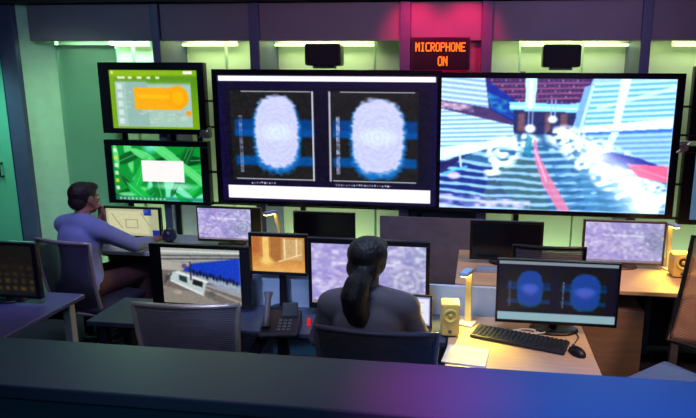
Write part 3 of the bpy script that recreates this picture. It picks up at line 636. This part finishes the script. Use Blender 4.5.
chair('empty silver-grey mesh office chair behind the machine monitor', (-1.42, 2.86), .1, MESH_G, TANM, wtop=.52, top=.98, bot=.58, y0=-.2, lean=.06)
chair('mesh office chair in which the man in the blue shirt sits', (-2.78, 3.93), -.2, MESH_M, TANM, wtop=.48, top=.965, bot=.42, y0=-.2, lean=.08, arms=False)
chair('empty grey mesh chair at the desk behind the dark fingerprint monitor', (.47, 3.95), 0, MESH_G, BLK, wtop=.44, top=1.05, bot=.6, y0=-.2, lean=.05)
chair('brown mesh chair with blue seat at the right edge', (1.135, 3.11), 2.3, MESH_B, BLK, SEATB, wtop=.48, top=1.2, bot=.62, y0=-.2, lean=.2, arms=False)

# ------------------------------------------------------------------ keyboard, mouse, paper, cables
kb = thing('keyboard', 'black keyboard in front of the near fingerprint monitor', 'keyboard', tuple(atz(519, 341, .75)), -.32)
bm = B(); box(bm, -.245, .245, -.075, .075, .002, .02, bev=.006); obj('case', bm, DGR, kb)
bm = B()
for r in range(6):
    n = 20; 
    for c in range(n):
        if r == 0 and 4 < c < 10: continue
        x = -.232+c*.0236; z = .024+.0008*r
        box(bm, x, x+.019, -.066+r*.0222, -.048+r*.0222, .018, z, bev=.0025, seg=1)
box(bm, -.114, .0, -.066, -.048, .018, .024, bev=.0025, seg=1)
obj('keys', bm, BLK, kb)
mo = thing('mouse', 'small black mouse on the beech desk corner', 'mouse', tuple(atz(577, 354, .75)), .5)
bm = B(); ball(bm, (0, 0, .004), (.034, .056, .034), 3)
for v in bm.verts: v.co.z = max(v.co.z, 0)
obj('shell', bm, BLK, mo, True)
bm = B(); lathe(bm, [(.009, -.004), (.009, .004)], (0, .03, .032), 'X', 16); obj('wheel', bm, GRY, mo, True)
pp_ = atz(466, 356, .75)
bm = B(); box(bm, -.105, .105, -.1, .1, 0, .006, bev=.001); o = obj('notepad', bm, mat('paper', (238, 232, 214), .8)); o.location = pp_; o.rotation_euler = (0, 0, -.12); tag(o, 'white notepad on the lit desk in front of the small speaker', 'notepad')
bm = B(); c0 = atz(527, 332, .755); pts = []
for k in range(60):
    a = k/59*4*PI; pts.append((c0.x+math.cos(a)*(.06+.008*math.sin(k))+k*.0008-.02, c0.y+math.sin(a)*.028, .757+.004*abs(math.sin(k*.3))))
sweep(bm, pts, .0042, 8); o = obj('cable', bm, WHT, None, True); tag(o, 'white cable looped on the desk below the near fingerprint monitor', 'cable')
bm = B(); m0 = atz(577, 349, .75); sweep(bm, [(m0.x+.0, m0.y+.06, .758), (m0.x+.03, m0.y+.14, .754), (m0.x+.02, m0.y+.26, .754), (m0.x+.0, m0.y+.36, .754)], .003, 8); o = obj('mouse_cable', bm, DGR, None, True); tag(o, 'thin dark mouse cable running behind the monitor', 'cable')

# ------------------------------------------------------------------ desk speakers and lamps
LAMPYEL = mat('plastic_lamp_yellow', (236, 208, 116), .45, noise=.04)  # the lamp's yellow light is put into the speaker plastic colour
def dspk(px, py, w, h, dp, label, rz=0., cone=True):
    p = atz(px, py, .75); t = thing('desk_speaker', label, 'speaker', tuple(p), rz)
    bm = B(); box(bm, -w/2, w/2, -dp/2, dp/2, .008, h, bev=.012, seg=3); obj('cabinet', bm, LAMPYEL, t)
    if not cone: rz = 0
    bm = B(); lathe(bm, [(w*.38, 0), (w*.38, .006), (w*.32, .008), (w*.28, .002), (w*.12, -.004), (w*.12, .003)], (0, 0, 0), 'Y', 28)
    for v in bm.verts: v.co.y = -v.co.y-dp/2; v.co.z += h*.66
    obj('driver_cone', bm, mat('driver_lamp_yellow', (250, 226, 130), .5), t, True)  # cone carries the same painted lamp yellow
    bm = B(); lathe(bm, [(w*.1, 0), (w*.1, .008)], (0, 0, 0), 'Y', 16)
    for v in bm.verts: v.co.y = -v.co.y-dp/2; v.co.z += h*.2
    obj('knob', bm, GRY, t, True)
    bm = B(); box(bm, -w*.35, w*.35, -dp*.35, dp*.35, 0, .01); obj('foot', bm, DGR, t)
dspk(449.5, 334, .098, .185, .1, 'speaker with round cone, lamp yellow put into its colour, near the notepad', .1)
dspk(679, 276, .125, .17, .12, 'speaker with lamp yellow put into its colour on the right desk beside the lamp')
BLUEC = mat('pale_blue_cap', (150, 185, 225), .4)
def lamp(loc, hgt, rz, label, lean=0., e=3., head=.08):
    t = thing('desk_lamp', label, 'lamp', loc, rz, 'slim desk lamps')
    bm = B(); box(bm, -.045, .045, -.045, .045, 0, .014, bev=.005); obj('base', bm, WHT, t)
    rt = Matrix.Rotation(lean, 3, 'Y'); tip = rt@Vector((0, .012, hgt))
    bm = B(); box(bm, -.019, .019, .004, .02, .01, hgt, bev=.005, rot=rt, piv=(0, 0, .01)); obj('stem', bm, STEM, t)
    bm = B(); box(bm, tip.x-.024, tip.x+.024, -head, .024, hgt*math.cos(lean)-.004, hgt*math.cos(lean)+.018, bev=.006); obj('lamp_head', bm, BLUEC, t)
    zz = hgt*math.cos(lean)
    bm = B(); box(bm, tip.x-.017, tip.x+.017, -head+.008, -.004, zz-.009, zz-.004); obj('glow_strip', bm, WLED, t)
    l = bpy.data.lights.new('lamp_light', 'SPOT'); l.energy = e; l.color = s2l((255, 228, 84)); l.spot_size = math.radians(120); l.spot_blend = .5; l.shadow_soft_size = .03
    o = bpy.data.objects.new('lamp_light', l); COL.objects.link(o); o.parent = t; o.location = (tip.x, -head*.6, zz-.02); o.rotation_euler = (-.75, 0, 0)
    return t
STEM = mat('stem_lamp_yellow', (244, 228, 168), .45, noise=.04)  # warm lamp glow painted into the stem colour
WLED = mat('warm_led', (255, 230, 150), .5, emit=(255, 214, 110), es=10)
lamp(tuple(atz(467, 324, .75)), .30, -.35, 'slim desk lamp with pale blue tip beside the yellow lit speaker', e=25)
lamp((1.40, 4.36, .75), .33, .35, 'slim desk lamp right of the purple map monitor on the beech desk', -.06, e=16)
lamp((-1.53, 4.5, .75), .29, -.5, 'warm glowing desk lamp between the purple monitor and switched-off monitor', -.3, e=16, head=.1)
# small round dark speaker behind the machine monitor
p = atz(170, 244, .75)
t = thing('round_speaker', 'small round dark ball on the pale desk by the floor plan monitor', 'speaker', tuple(p))
bm = B(); lathe(bm, [(.03, 0), (.045, .004), (.03, .012), (.02, .02)], seg=24); obj('foot', bm, DGR, t, True)
bm = B(); ball(bm, (0, 0, .075), .06, 3); obj('ball_case', bm, mat('dark_blue_gloss', (40, 48, 70), .25), t, True)
# pale blue box under the switched-off monitor
p = atz(489, 271, .75); bm = B(); box(bm, -.09, .09, -.04, .04, 0, .03, bev=.004); o = obj('card_box', bm, BLUEC); o.location = p; tag(o, 'small pale blue box under the large switched-off monitor', 'box')
# small parcel on far desk
# ------------------------------------------------------------------ telephone
ph = thing('telephone', 'dark office telephone with upright handset near the orange monitor', 'telephone', tuple(atz(281, 332, .75)), .15)
bm = B(); vs = box(bm, -.1, .1, -.1, .1, .0, .03, bev=.01)
for v in bm.verts:
    if v.co.z > .015: v.co.z += (v.co.y+.1)*.3
obj('phone_body', bm, BLK, ph)
bm = B(); sweep(bm, [(-.07, -.05, .05), (-.07, -.01, .09), (-.07, .04, .17), (-.07, .06, .2)], [.024, .017, .017, .026], 12); obj('handset', bm, mat('handset_grey', (92, 84, 84), .4), ph, True)
bm = B()
for i in range(3):
    for j in range(4): x = -.01+i*.026; y = -.07+j*.024; z = .03+(y+.1)*.3; box(bm, x, x+.018, y, y+.015, z-.004, z+.005, bev=.002, seg=1)
obj('keypad', bm, GRY, ph)
bm = B(); box(bm, .0, .085, .04, .05, .06, .14, bev=.003, rot=Matrix.Rotation(-.4, 3, 'X'), piv=(0, .05, .06)); obj('phone_display', bm, DGR, ph)
bm = B(); pts = []
for k in range(140):
    a = k*.75; s = k/139; pts.append((-.1-.14*math.sin(s*PI)+.009*math.cos(a), -.06-.05*s+.12*s*(1-s), .012+.009*math.sin(a)+.0))
sweep(bm, pts, .003, 6); obj('coiled_cord', bm, BLK, ph, True)
# little red standby lamp
bm = B(); lathe(bm, [(.014, 0), (.014, .05), (.01, .056)], seg=14); o = obj('signal_light', bm, mat('red_lens', (90, 0, 0), .4, emit=(255, 20, 20), es=.8), None, True)
o.location = atz(309, 325, .75); o.scale = (.7, .7, .7); tag(o, 'tiny red signal light beside the phone', 'light')

# ------------------------------------------------------------------ people
SKIN = mat('skin', (176, 118, 96), .55, noise=.08, scale=30); SKIN2 = mat('skin_light', (190, 140, 118), .55, noise=.08, scale=30)
def remesh(o, vox, sm=6):
    r = o.modifiers.new('r', 'REMESH'); r.mode = 'VOXEL'; r.voxel_size = vox; r.use_smooth_shade = True
    s = o.modifiers.new('s', 'SMOOTH'); s.iterations = sm; s.factor = .5
def hand(bm, w, d, pn, thumb, curl=.5, s=1.):
    """w wrist, d direction of fingers, pn palm normal (side to which fingers curl), thumb = side vector of thumb"""
    w, d, pn, th = Vector(w), Vector(d).normalized(), Vector(pn).normalized(), Vector(thumb).normalized()
    limb(bm, [w, w+d*.03*s], [.026*s, .03*s], .8)
    for k in range(4):
        off = th*(.030-.02*k)*s; a = w+d*.02*s+off*.8; b = w+d*(.088 if k in (1, 2) else .082)*s+off
        limb(bm, [a, b], [.015*s, .0125*s])
        L = (.038, .044, .041, .032)[k]*s; p = b; ang = 0
        for j, f in enumerate((1, .72, .55)):
            ang += curl*(.45+.35*j); q = p+(d*math.cos(ang)+pn*math.sin(ang))*L*f
            limb(bm, [p, q], [.0105*s-.0012*j*s, .0095*s-.0012*j*s]); p = q
    a = w+d*.025*s+th*.022*s; b = a+(d*.6+th*.75+pn*.3).normalized()*.04*s; c = b+(d*.85+th*.2+pn*.4).normalized()*.032*s; e = c+(d*.9+pn*.4).normalized()*.024*s
    limb(bm, [a, b, c, e], [.017*s, .013*s, .0115*s, .0095*s])
def head(bm, c, R=None, s=1.):
    R = R or Matrix.Identity(3)
    def b_(p, r, sub=2): ball(bm, Vector(c)+R@(Vector(p)*s), tuple(x*s for x in r), sub, R)
    b_((0, -.012, .03), (.074, .094, .085), 3); b_((0, .03, -.02), (.060, .065, .085), 3); b_((0, .055, -.075), (.036, .034, .032)); b_((0, .01, -.05), (.056, .058, .05))
    b_((0, .085, .028), (.046, .012, .012)); b_((0, .10, -.012), (.011, .018, .013)); limb(bm, [Vector(c)+R@(Vector((0, .088, .022))*s), Vector(c)+R@(Vector((0, .108, -.012))*s)], [.007*s, .011*s])
    b_((0, .088, -.042), (.022, .012, .006)); b_((0, .086, -.051), (.020, .012, .007)); b_((.04, .06, -.01), (.02, .02, .016)); b_((-.04, .06, -.01), (.02, .02, .016))
    for sg_ in (-1, 1): b_((sg_*.077, -.008, -.002), (.009, .02, .033)); b_((sg_*.082, -.016, .006), (.006, .014, .02))
def shift(pts, d): return [tuple(Vector(p)+Vector(d)) for p in pts]
def torso(bm, hips, chest, sh, neck, e=0., w=1.):
    h, c = Vector(hips), Vector(chest)
    for t_ in [k/8 for k in range(9)]:
        p = h.lerp(c, t_); ball(bm, p, ((.165-.03*math.sin(t_*PI)+.005*t_+e)*w, .115+e-.005*math.sin(t_*PI), .095+e), 3)
    ball(bm, c+Vector((0, 0, .03)), ((.17+e)*w, .105+e, .1+e), 3)
    a, b = Vector(sh[0]), Vector(sh[1]); limb(bm, [a, (a+b)/2+Vector((0, 0, .028)), b], [.062+e, .075+e, .062+e])
    limb(bm, [(a+b)/2+Vector((0, -.005, .02)), neck], [.07+e, .052+e*.6])
def eyes(t, c, R):
    for s in (-1, 1):
        bm = B(); ball(bm, Vector(c)+R@Vector((s*.032, .078, .012)), .0125, 2); obj('eye', bm, mat('eye_white', (214, 208, 204), .3), t, True)
# --- man
man = thing('person', 'man in a blue shirt seen from behind, hand at his chin, seated at the desk', 'person', (-2.9, 3.96, 0), -.25)
RS, LS = (.16, .05, .975), (-.215, .07, .985); hipm, chm = (0, .0, .58), (-.02, .03, .88); nk = (-.035, .09, 1.07)
RE, RW = (.26, .27, .82), (.22, .49, .80); LE, LW = (-.12, .36, .815), (-.01, .225, .99)
hc = (-.04, .12, 1.185); HR = Matrix.Rotation(-.12, 3, 'Z')@Matrix.Rotation(-.12, 3, 'X')
bm = B(); head(bm, hc, HR, 1.06); limb(bm, [(-.03, .05, 1.0), (-.035, .095, 1.11)], [.056, .05]); torso(bm, hipm, chm, (RS, LS), nk)
limb(bm, [RS, RE, RW], [.052, .042, .028]); limb(bm, [LS, LE, LW], [.052, .042, .028])
hand(bm, RW, (-.1, 1, 0), (0, 0, -1), (-1, 0, .1), .2, 1.05); hand(bm, LW, (.08, .05, 1), (-.2, -1, 0), (.9, -.2, .1), 1.0, 1.05)
for s in (-1, 1):
    limb(bm, [(s*.09, 0, .54), (s*.13, .43, .54), (s*.13, .46, .1)], [.085, .06, .042]); limb(bm, [(s*.13, .45, .06), (s*.14, .58, .045)], [.036, .03])
o = obj('body', bm, SKIN, man, True); remesh(o, .006); eyes(man, hc, HR)
SH = mat('blue_shirt_cotton', (142, 152, 200), .8, bump=.35, scale=9, noise=.1)
bm = B(); torso(bm, hipm, chm, (RS, LS), (-.03, .075, 1.045), .016)
limb(bm, [RS, RE, Vector(RE).lerp(Vector(RW), .8)], [.072, .06, .045]); limb(bm, [LS, LE, Vector(LE).lerp(Vector(LW), .75)], [.072, .06, .045]); ball(bm, (0, -.03, .55), (.19, .15, .1), 3)
limb(bm, [(-.08, .06, 1.075), (-.035, .035, 1.08), (.01, .05, 1.075), (.025, .1, 1.06)], [.018]*4)
o = obj('shirt', bm, SH, man, True); remesh(o, .009, 24)
bm = B()
for s in (-1, 1): limb(bm, [(s*.09, 0, .54), (s*.13, .43, .54), (s*.13, .46, .13)], [.102, .078, .06])
ball(bm, (0, -.02, .54), (.18, .145, .09), 3); o = obj('trousers', bm, mat('brown_trousers', (84, 52, 48), .85), man, True); remesh(o, .01)
for s in (-1, 1):
    bm = B(); limb(bm, [(s*.13, .43, .045), (s*.14, .53, .045), (s*.145, .62, .035)], [.045, .044, .034]); box(bm, s*.135-.045, s*.135+.045, .39, .66, 0, .02, bev=.008); obj('shoe', bm, BLK, man, True)
bm = B()
def hb(p, r, c=hc, R=HR, s=1.06): ball(bm, Vector(c)+R@(Vector(p)*s), tuple(x*s for x in r), 3, R)
hb((0, -.022, .042), (.081, .097, .083)); hb((0, .03, .085), (.062, .062, .035)); hb((0, -.055, -.02), (.066, .058, .06)); hb((.05, -.02, .02), (.031, .045, .04)); hb((-.05, -.02, .02), (.031, .045, .04))
o = obj('hair', bm, mat('dark_brown_hair', (34, 17, 18), .6, bump=.6, scale=60, noise=.4), man, True); remesh(o, .007, 3)
bm = B(); lathe(bm, [(.066, -.012), (.07, .0), (.056, .022), (.05, .018), (.058, -.01)], (-.035, .075, 1.055), seg=24); obj('collar', bm, SH, man, True)
# --- woman
wom = thing('person', 'woman with dark ponytail in a grey-brown top seen from behind at the wide monitor', 'person', (-.5, 2.63, 0), .02)
RS, LS = (.185, .10, .985), (-.185, .10, .985); hipm, chm = (0, 0, .57), (0, .07, .88); nk = (0, .11, 1.08)
RE, RW = (.27, .13, .80), (.13, .33, .825); LE, LW = (-.27, .13, .79), (-.15, .37, .80)
hc = (-.005, .145, 1.20); HR = Matrix.Rotation(-.35, 3, 'Z')@Matrix.Rotation(-.1, 3, 'X')
bm = B(); head(bm, hc, HR, .98); limb(bm, [(0, .08, 1.0), (0.005, .12, 1.13)], [.05, .044]); torso(bm, hipm, chm, (RS, LS), nk, 0, .95)
limb(bm, [RS, RE, RW], [.046, .036, .024]); limb(bm, [LS, LE, LW], [.046, .036, .024])
hand(bm, RW, (-.2, 1, -.1), (0, 0, -1), (-1, 0, 0), .35, .92); hand(bm, LW, (.2, 1, -.1), (0, 0, -1), (1, 0, 0), .35, .92)
for s in (-1, 1):
    limb(bm, [(s*.09, 0, .54), (s*.1, .44, .54), (s*.1, .42, .1)], [.085, .055, .038]); limb(bm, [(s*.1, .42, .06), (s*.1, .53, .045)], [.032, .027])
o = obj('body', bm, SKIN2, wom, True); remesh(o, .006); eyes(wom, hc, HR)
TOP = mat('grey_brown_knit', (104, 94, 100), .85, bump=.3, scale=14, noise=.12)
bm = B(); torso(bm, hipm, chm, (RS, LS), (0, .10, 1.05), .014, .95); limb(bm, [RS, RE, Vector(RE).lerp(Vector(RW), .9)], [.056, .047, .036]); limb(bm, [LS, LE, Vector(LE).lerp(Vector(LW), .9)], [.056, .047, .036]); limb(bm, [LS, (-.08, .09, 1.03), (0, .09, 1.06), (.08, .09, 1.03), RS], [.05, .05, .05, .05, .05]); ball(bm, (0, 0, .55), (.19, .14, .1), 3)
o = obj('top', bm, TOP, wom, True); remesh(o, .009, 24)
bm = B(); lathe(bm, [(.078, -.02), (.076, .0), (.062, .02), (.056, .016), (.066, -.01)], (0, .095, 1.058), seg=24); obj('collar', bm, TOP, wom, True)
bm = B()
for s in (-1, 1): limb(bm, [(s*.09, 0, .54), (s*.1, .44, .54), (s*.1, .42, .1)], [.1, .072, .055])
ball(bm, (0, 0, .54), (.18, .14, .09), 3); o = obj('trousers', bm, mat('black_trousers', (28, 26, 34), .85), wom, True); remesh(o, .01)
for s in (-1, 1):
    bm = B(); limb(bm, [(s*.1, .39, .045), (s*.1, .48, .043), (s*.1, .57, .033)], [.04, .038, .03]); box(bm, s*.1-.04, s*.1+.04, .36, .6, 0, .02, bev=.008); obj('shoe', bm, BLK, wom, True)
bm = B()
def hb2(p, r): hb(p, (r[0]*1.14, r[1]*1.03, r[2]*1.05), hc, HR, .98)
hb2((0, -.02, .038), (.088, .105, .088)); hb2((0, .03, .075), (.07, .07, .045)); hb2((0, -.06, -.03), (.078, .062, .07)); hb2((.055, -.01, .0), (.034, .055, .06)); hb2((-.055, -.01, .0), (.034, .055, .06)); hb2((-.012, -.1, -.045), (.035, .03, .03))
pt = [(-.02, .02, 1.15), (-.035, -.02, 1.13), (-.045, -.035, 1.08), (-.038, -.03, 1.03), (-.03, -.02, .98), (-.02, -.01, .945)]
limb(bm, pt, [.05, .06, .068, .064, .046, .018])
for k in range(7):
    a = k*.9; limb(bm, shift(pt[1:], (.022*math.cos(a), .014*math.sin(a), -.004*k)), [.03, .042, .044, .032, .008])
o = obj('hair', bm, mat('near_black_hair', (22, 15, 18), .5, bump=.7, scale=18, noise=.45, stretch=(6, 6, 1)), wom, True); remesh(o, .007, 2)
bm = B(); lathe(bm, [(.034, -.012), (.04, 0), (.034, .012)], (-.025, .0, 1.143), seg=18); obj('hair_tie', bm, BLK, wom, True)

# ------------------------------------------------------------------ light in the room
spot((-2.2, 2.6, 2.9), (-2.9, 3.9, .9), (175, 175, 255), 130, 60, .8, .2)      # violet ceiling spots over the left desks
spot((-2.2, 1.2, 2.9), (-2.6, 3.0, .75), (130, 110, 255), 18, 45, .8, .2)
spot((-.9, .9, 2.9), (-.9, 2.7, .9), (200, 188, 220), 70, 60, .8, .25)
spot((1.6, 3.4, 2.9), (.9, 4.1, .75), (255, 196, 130), 150, 70, .8, .2)
spot((1.9, 2.2, 2.9), (1.2, 3.5, .5), (235, 190, 170), 200, 60, .8, .2)
spot((.9, 2.3, 2.9), (.35, 2.95, .75), (255, 205, 130), 75, 36, .8, .15)
spot((.6, .9, 2.85), (.4, 1.66, 1.15), (0, 125, 255), 700, 44, 1., .2)  # added blue spot, stands in for the screen's reflection on the ledge
spot((-.12, .9, 2.85), (-.1, 1.66, 1.15), (255, 0, 120), 430, 19, 1., .12)  # added magenta spot, stands in for the sign's reflection on the ledge
spot((-.2, -.9, 2.8), (-.4, 1.5, .9), (110, 200, 255), 60, 70, 1., .2)  # teal fill added to lift the parapet's near face
spot((-1.1, 1.0, 2.85), (-.75, 1.66, 1.15), (190, 190, 230), 7, 50, 1., .15)
spot((-.4, 2.4, 2.9), (-.45, 3.4, .8), (175, 205, 255), 190, 44, .9, .2)  # cool fill added for the privacy panel
spot((-1.25, 2.0, 2.9), (-1.2, 3.3, .85), (175, 200, 255), 160, 26, .9, .2)  # second fill added for the left board of the panel
spot((-1.2, .4, 2.3), (-1.22, 3.3, .8), (180, 200, 255), 160, 12, .8, .1)  # low frontal fill added to reach the panel below the small monitor
spot((-1.5, 1.4, 2.9), (-1.38, 2.6, .85), (205, 200, 230), 50, 26, .9, .2)  # narrow fill added for the silver-grey chair back
spot((-3.1, 3.6, 2.9), (-3.65, 5.05, 1.4), (180, 230, 185), 230, 66, .9, .3)  # fill added to brighten the glass leaf and reveal in the first bay
spot((-.3, 3.9, 2.9), (-.4, 4.9, .7), (190, 185, 215), 40, 50, .9, .2)
area((-1.2, 3.2, 2.9), (5, 2.4), (0, 0, 0), (150, 145, 190), 27)
spot((-3.2, 3.0, 2.9), (-3.3, 5.0, 2.3), (130, 165, 190), 60, 90, 1, .2); spot((.9, 3.0, 2.9), (.6, 5.0, 2.2), (200, 170, 230), 90, 110, 1, .2); spot((-1.2, 3.2, 2.9), (-1.2, 5.0, 2.3), (190, 150, 190), 60, 100, 1, .2)
W = bpy.data.worlds.new('world'); SC.world = W; W.use_nodes = True; W.node_tree.nodes['Background'].inputs[0].default_value = (.02, .02, .04, 1)
vs = SC.view_settings; vs.view_transform = 'Standard'; vs.look = 'None'; vs.gamma = 1; vs.exposure = 0.0; vs.use_curve_mapping = False
SC.cycles.use_denoising = True; SC.cycles.max_bounces = 6; SC.cycles.sample_clamp_indirect = 4
